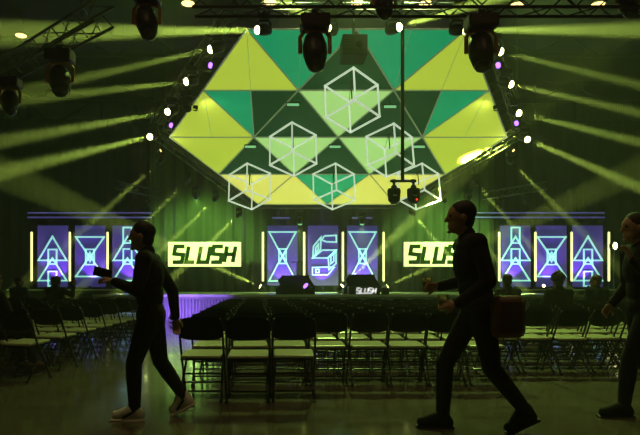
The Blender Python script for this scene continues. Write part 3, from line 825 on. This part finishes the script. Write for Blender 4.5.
for r in range(8):
    y = 6.92 + .95 * r
    n = 3 + int(r * .85)
    for c in range(n):
        x = -2.98 - .45 * c - .01 * r
        CH['l', r, c] = chair(x + random.uniform(-.015, .015), y + .07 * c + random.uniform(-.03, .03), math.radians(-14),
              f'dark folding chair of the side block, {N1[r]} row, {N1[c]} seat from the walkway', 'folding chairs of the side block')

# ------------------------------------------------------------------ people
def remesh(name, bm, m, parent, vox=.012, sm=2, wobble=0):
    o = obj(name, bm, m)
    md = o.modifiers.new('r', 'REMESH'); md.mode = 'VOXEL'; md.voxel_size = vox; md.use_smooth_shade = True
    if sm:
        s_ = o.modifiers.new('s', 'SMOOTH'); s_.factor = .5; s_.iterations = sm
    dg = bpy.context.evaluated_depsgraph_get()
    me = bpy.data.meshes.new_from_object(o.evaluated_get(dg))
    o.modifiers.clear(); old = o.data; o.data = me; me.name = name; bpy.data.meshes.remove(old)
    if not me.materials: me.materials.append(m)
    for p in me.polygons: p.use_smooth = True
    o.parent = parent
    return o

def hand(bm, wrist, d, up, k=1, curl=.5, s=1):
    """palm, four unequal fingers with two bends, thumb from the side of the palm"""
    d = V(d).normalized(); up = V(up); up = (up - d * up.dot(d)).normalized(); sd = d.cross(up) * s
    w_ = V(wrist)
    R = Matrix((sd, d, up)).transposed()
    ell(bm, w_ + d * .05 * k, (.040 * k, .055 * k, .017 * k), R)
    cap(bm, w_ - d * .02, w_ + d * .02 * k, .024 * k, .024 * k)
    for i, (o, ln) in enumerate(((-.030, .066), (-.010, .076), (.010, .070), (.029, .054))):
        p = w_ + d * .088 * k + sd * o * k; a = 0
        for q, fr in enumerate((.42, .32, .26)):
            a += curl * (.7 if q == 0 else 1)
            e = p + (d * math.cos(a) - up * math.sin(a)) * ln * fr * k * 1.1
            cap(bm, p, e, (.0098 - .0012 * q) * k, (.009 - .0012 * q) * k, 8); p = e
    p = w_ + d * .03 * k - sd * .032 * k
    q = p + (d * .6 - sd * .6 - up * .35).normalized() * .040 * k
    e = q + (d * .9 - sd * .05 - up * (.3 + .5 * curl)).normalized() * .032 * k
    cap(bm, p, q, .013 * k, .011 * k, 8); cap(bm, q, e, .0105 * k, .009 * k, 8)

def person(label, loc, rz, J, tops='cloth', pants='jeans', hair='hair', shoes='shoe', curl=.5, vox=.011, long_hair=False, curly=False, k=1.0, grip=(0.5, 0.5), stripe=False):
    """J: joints in metres, facing +x, y to the left: pelvis, chest, neck, head, and per side (l, r): sh, el, wr, hd, hip, kn, an, toe"""
    t = thing('person', label, 'person', loc, rz)
    t.scale = (k, k, k)
    j = {a: V(b_) for a, b_ in J.items() if a != 'face'}
    yaw = J.get('face', 0)
    HR = Matrix.Rotation(yaw, 3, 'Z')
    hd = j['head']
    def torso(b, g):
        ell(b, j['pelvis'], (.115 + g, .165 + g, .13 + g)); mid = (j['pelvis'] * .5 + j['chest'] * .5)
        ell(b, mid, (.105 + g, .145 + g, .17 + g)); ell(b, j['chest'], (.12 + g, .17 + g, .19 + g))
        ell(b, j['chest'] * .45 + j['neck'] * .55, (.085 + g, .15 + g, .085 + g))
        for s in 'lr':
            cap(b, j['neck'] - (j['neck'] - j['chest']).normalized() * .05, j['sh' + s], .062 + g, .062 + g)
    def leg(b, s, g, lo=1.0):
        cap(b, j['hip' + s], j['kn' + s], .088 + g, .058 + g)
        mid = j['kn' + s].lerp(j['an' + s], .3)
        cap(b, j['kn' + s], mid, .056 + g, .056 + g); cap(b, mid, j['kn' + s].lerp(j['an' + s], lo), .056 + g, .040 + g)
    def arm(b, s, g, lo=1.0):
        cap(b, j['sh' + s], j['el' + s], .056 + g, .044 + g)
        cap(b, j['el' + s], j['el' + s].lerp(j['wr' + s], lo), .043 + g, .030 + g)
    b = NB()
    torso(b, -.012)
    for s in 'lr':
        leg(b, s, -.010); arm(b, s, -.008)
        hand(b, j['wr' + s], j['hd' + s], j.get('up' + s, V((0, 0, 1))), .98, grip[0 if s == 'l' else 1], 1 if s == 'l' else -1)
        cap(b, j['an' + s], j['toe' + s] - V((0, 0, .0)), .035, .028)
    cap(b, j['neck'] - V((0, 0, .03)), hd - HR @ V((.02, 0, .06)), .058, .052)
    ell(b, hd + V((0, 0, .02)), (.098, .076, .105), HR)
    ell(b, hd + HR @ V((.03, 0, -.055)), (.062, .054, .066), HR)
    cap(b, hd + HR @ V((.094, 0, .015)), hd + HR @ V((.112, 0, -.022)), .010, .014, 8)
    ell(b, hd + HR @ V((.084, 0, -.062)), (.014, .024, .007), HR, 8); ell(b, hd + HR @ V((.082, 0, -.074)), (.014, .022, .008), HR, 8)
    ell(b, hd + HR @ V((.083, 0, -.105)), (.018, .022, .014), HR, 8)
    ell(b, hd + HR @ V((.084, 0, .035)), (.014, .05, .012), HR, 8)
    for s in (-1, 1): ell(b, hd + HR @ V((-.005, s * .078, -.005)), (.020, .010, .032), HR, 8)
    remesh('body', b, M['skin'], t, min(vox, .009), 1)
    for s in (-1, 1):
        e = NB(); ell(e, hd + HR @ V((.084, s * .032, .012)), (.012, .014, .010), HR, 10); obj('eye', e, M['eye'], t, True)
    b = NB(); torso(b, .012)
    for s in 'lr': arm(b, s, .012, .93)
    cap(b, j['neck'] - V((.0, 0, .02)), j['neck'] + V((.0, 0, .02)), .068, .066)
    remesh('jacket', b, M[tops], t, vox)
    b = NB(); ell(b, j['pelvis'] - V((0, 0, .03)), (.124, .172, .12))
    for s in 'lr': leg(b, s, .012, .96)
    remesh('trousers', b, M[pants], t, vox)
    for s in 'lr':
        an, toe = j['an' + s], j['toe' + s]
        f = (toe - an); f.z = 0; f = f.normalized() if f.length > .01 else V((1, 0, 0))
        dn = (toe - an).normalized()
        heel = an - f * .045; heel.z = an.z - .045; 
        b = NB(); cap(b, heel, an + V((0, 0, .02)), .042, .046); cap(b, heel, toe, .043, .038); cap(b, an + f * .03, toe - f * .02, .045, .040)
        sh = remesh('shoe', b, M[shoes], t, .009, 1)
        n = V((0, 0, 1)); sd = f.cross(n)
        b = NB(); d_ = toe - heel; L = d_.length; u = d_.normalized(); nn = sd.cross(u).normalized()
        if nn.z < 0: nn = -nn
        c_ = (heel + toe) / 2 - nn * .040; R = Matrix((u, sd, nn)).transposed()
        box(b, c_, (L + .085, .085, .026), R, bevel=.012); obj('sole', b, M['sole'] if shoes == 'shoe' else M['black'], sh)
        if stripe:
            for q in (-1, 1):
                b = NB(); box(b, heel.lerp(toe, .45) + sd * q * .040 + nn * .012, (.11, .012, .02), R @ Matrix.Rotation(.5 * 1, 3, 'Y'), bevel=.004)
                obj('stripe', b, M['black'], sh)
    b = NB()
    ell(b, hd + HR @ V((-.022, 0, .05)), (.104, .086, .092), HR); ell(b, hd + HR @ V((-.045, 0, -.01)), (.065, .074, .085), HR)
    if long_hair: ell(b, hd + HR @ V((-.05, 0, -.09)), (.06, .075, .12), HR)
    if curly:
        for q in range(60):
            an = random.uniform(0, 2 * PI); el = random.uniform(-.35, 1.5)
            dv = V((math.cos(an) * math.cos(el) * .105 - .02, math.sin(an) * math.cos(el) * .095, .045 + math.sin(el) * .105))
            if dv.x > .05 and dv.z < .07: continue
            ell(b, hd + HR @ dv, (.026,) * 3, None, 8)
    remesh('hair', b, M[hair], t, .010, 1)
    return t

def walk(front='l', stride=.34, lean=.03, hz=.93, arms=None, face=0):
    f, r = front, ('r' if front == 'l' else 'l')
    sg = {'l': 1, 'r': -1}
    J = {'pelvis': (0, 0, hz), 'chest': (lean, 0, hz + .34), 'neck': (lean * 1.6, 0, hz + .53), 'head': (lean * 1.6 + .05, 0, hz + .675), 'face': face}
    for s in 'lr':
        J['sh' + s] = (lean * 1.2, sg[s] * .185, hz + .475)
        J['hip' + s] = (0, sg[s] * .085, hz - .03)
    J['kn' + f] = (stride * .62, sg[f] * .085, .50); J['an' + f] = (stride * .85, sg[f] * .085, .085); J['toe' + f] = (stride * .85 + .17, sg[f] * .10, .045)
    J['kn' + r] = (-.02, sg[r] * .085, .475); J['an' + r] = (-stride * .95, sg[r] * .085, .19); J['toe' + r] = (-stride * .95 + .125, sg[r] * .09, .05)
    J.update(arms or {})
    return J

# walker in pale sneakers (faces left in the photo)
hz = .885
arms = {'ell': (.05, -.0, 0)}
J = walk('l', .27, .02, hz)
J.update({'knl': (.13, .085, .48), 'anl': (.12, .085, .085), 'toel': (.28, .095, .045), 'knr': (-.06, -.085, .48), 'anr': (-.27, -.085, .17), 'toer': (-.17, -.09, .05),
          'ell': (.06, .23, hz + .21), 'wrl': (.27, .19, hz + .29), 'hdl': (.8, -.15, .25), 'upl': (0, .2, 1), 'elr': (-.14, -.24, hz + .21), 'wrr': (-.17, -.23, hz - .04), 'hdr': (-.1, 0, -1), 'upr': (0, -1, 0)})
W1 = V((-1.06, 4.93, 0))
person('person in dark clothes and pale sneakers walking along the front floor, phone raised', W1, PI, J, 'cloth', 'jeans', 'hair', 'shoe', stripe=True, k=.97, grip=(.75, .4))
ph = W1 + Matrix.Rotation(PI, 3, 'Z') @ V((.36, .155, hz + .325))
t = thing('phone', 'dark phone held up by the walker in pale sneakers', 'phone', ph)
obj('body', box(NB(), (0, 0, 0), (.15, .012, .075), Matrix.Rotation(.25, 3, 'Y'), bevel=.005), M['phone'], t)
obj('camera_lens', lathe(NB(), [(.008, 0), (.007, .004)], 10, Matrix.Translation((-.05, .006, .04)) @ Matrix.Rotation(-PI / 2, 4, 'X')), M['lensoff'], t)

# walker carrying cups
hz = .945
J = walk('r', .36, .05, hz)
J.update({'knr': (.22, -.09, .50), 'anr': (.24, -.09, .085), 'toer': (.40, -.105, .045), 'knl': (-.08, .09, .485), 'anl': (-.33, .09, .17), 'toel': (-.20, .095, .05),
          'elr': (.02, -.25, hz + .20), 'wrr': (.235, -.22, hz + .15), 'hdr': (1, .1, .1), 'upr': (0, -.9, .5), 'ell': (-.0, .25, hz + .19), 'wrl': (.22, .20, hz + .02), 'hdl': (1, 0, .05), 'upl': (0, .9, .5)})
W2 = V((1.52, 4.5, 0))
person('person in dark jacket striding across the front floor with two plastic cups', W2, PI, J, 'cloth', 'jeans', 'hair', 'cloth', grip=(.8, .8))
for (lx, ly, lz, nm) in ((.325, -.235, hz + .165, 'upper'), (.31, .175, hz + .035, 'lower')):
    q = W2 + Matrix.Rotation(PI, 3, 'Z') @ V((lx, ly, lz))
    t = thing('plastic_cup', f'clear yellowish plastic cup, {nm} of the two held by the striding walker', 'cup', q - V((0, 0, .06)))
    b = NB(); lathe(b, [(.026, 0), (.040, .12), (.042, .122), (.037, .12), (.024, .004)], 24)
    obj('cup', b, M['cup'], t, True)
    obj('drink', lathe(NB(), [(.0235, .006), (.034, .085)], 20), mat('pale_drink', (.95, .92, .35), .15, trans=.85), t, True)
# shoulder bag
q = W2 + V((.20, .20, .95))
t = thing('shoulder_bag', 'brown shoulder bag on the back of the striding walker with cups', 'bag', W2 + V((.14, -.235, .88)))
b = NB(); box(b, (0, 0, 0), (.25, .13, .31), bevel=.055); obj('pouch', b, M['brown'], t, True)
b = NB(); box(b, (0, -.066, .05), (.16, .012, .13), bevel=.005); obj('flap', b, M['brown'], t)
obj('strap', path(NB(), [(-.11, .0, .14), (-.15, .02, .38), (-.20, .06, .56), (-.20, .20, .60), (-.12, .33, .52), (-.02, .38, .25)], .012), M['brown'], t, True)

# person at the right edge of the photo
hz = .92
J = walk('l', .30, .02, hz)
J.update({'knl': (.17, .085, .49), 'anl': (.22, .085, .085), 'toel': (.40, .095, .045), 'knr': (-.03, -.085, .485), 'anr': (-.24, -.085, .14), 'toer': (-.10, -.09, .047),
          'ell': (.06, .24, hz + .22), 'wrl': (.20, .17, hz + .40), 'hdl': (.4, -.2, .9), 'upl': (-1, 0, .3), 'elr': (.0, -.24, hz + .19), 'wrr': (.16, -.2, hz + .02), 'hdr': (.6, 0, -.7), 'upr': (0, -1, .2)})
person('person in dark clothes entering at the right side beyond the striding walker, one hand raised', V((3.13, 5.05, 0)), PI, J, 'cloth', 'jeans', 'hair', 'cloth')

# seated people
def sit(lean=-.05, hx=0, arms='lap', face=0, legs=0.0):
    J = {'pelvis': (0, 0, .55), 'chest': (lean, 0, .87), 'neck': (lean * 1.3, 0, 1.045), 'head': (lean * 1.3 + .045 + hx, 0, 1.185), 'face': face}
    for s, g in (('l', 1), ('r', -1)):
        J['sh' + s] = (lean * 1.2, g * .185, .99); J['hip' + s] = (.03, g * .085, .535)
        J['kn' + s] = (.43, g * .11, .52); J['an' + s] = (.44 + legs, g * .11, .09); J['toe' + s] = (.60 + legs, g * .13, .045)
        J['el' + s] = (.05, g * .25, .72); J['wr' + s] = (.26, g * .13, .66); J['hd' + s] = (1, -g * .5, -.1)
    if arms == 'raise':
        J['elr'] = (.12, -.30, .86); J['wrr'] = (.10, -.34, 1.10); J['hdr'] = (.1, -.1, 1); J['upr'] = (-1, 0, 0)
    if arms == 'fwd':
        J['elr'] = (.10, -.24, .74); J['wrr'] = (.34, -.12, .82); J['hdr'] = (1, .3, .1)
    return J
def seat_at(key, label, **kw):
    c = CH[key]; c.rotation_euler.z += kw.pop('turn', 0); rz = c.rotation_euler.z + PI / 2
    q = c.location + Matrix.Rotation(c.rotation_euler.z, 3, 'Z') @ V((0, .06, .04))
    lk = {x: kw.pop(x) for x in list(kw) if x in ('lean', 'hx', 'arms', 'face', 'legs')}
    c['label'] = c['label'].replace('black folding', 'occupied folding').replace('dark folding', 'occupied dark folding')
    return person(label, q, rz, sit(**lk), vox=.012, k=.96, **kw)
seat_at(('l', 6, 4), 'person with dark hair in black, seated in front of the two triangle banner, hand raised', arms='raise', tops='cloth')
seat_at(('l', 7, 5), 'person with auburn hair in dusty pink top seated among the side chairs', tops='pinkcloth', hair='redhair', face=.3)
seat_at(('l', 7, 7), 'person in navy top seated farthest out among the side chairs, looking sideways', tops='navy', face=-.9)
seat_at(('l', 0, 1), 'person in dark clothes seated nearest in the side block, foot on the walkway', tops='cloth', shoes='brown', face=-.4, legs=.05, turn=-.22)
seat_at(('m', 5, 11), 'person with short dark hair in dark jacket seated beside the striding walker', tops='cloth', hx=.01)
seat_at(('m', 4, 12), 'person with curly dark hair seated in front of the hourglass banner', tops='cloth', curly=True)
seat_at(('m', 6, 16), 'person with short auburn hair in dark top seated below the end banner, leaning forward', tops='cloth', hair='redhair', arms='fwd', lean=.05, face=.9)

# ------------------------------------------------------------------ render look
S.view_settings.view_transform = 'Standard'; S.view_settings.look = 'None'
S.view_settings.exposure = 0; S.view_settings.gamma = 1; S.view_settings.use_curve_mapping = False
S.cycles.use_denoising = True
S.cycles.max_bounces = 6; S.cycles.diffuse_bounces = 2; S.cycles.glossy_bounces = 3; S.cycles.transmission_bounces = 4; S.cycles.volume_bounces = 0
S.cycles.transparent_max_bounces = 12
S.cycles.sample_clamp_indirect = 4
S.cycles.use_light_tree = True
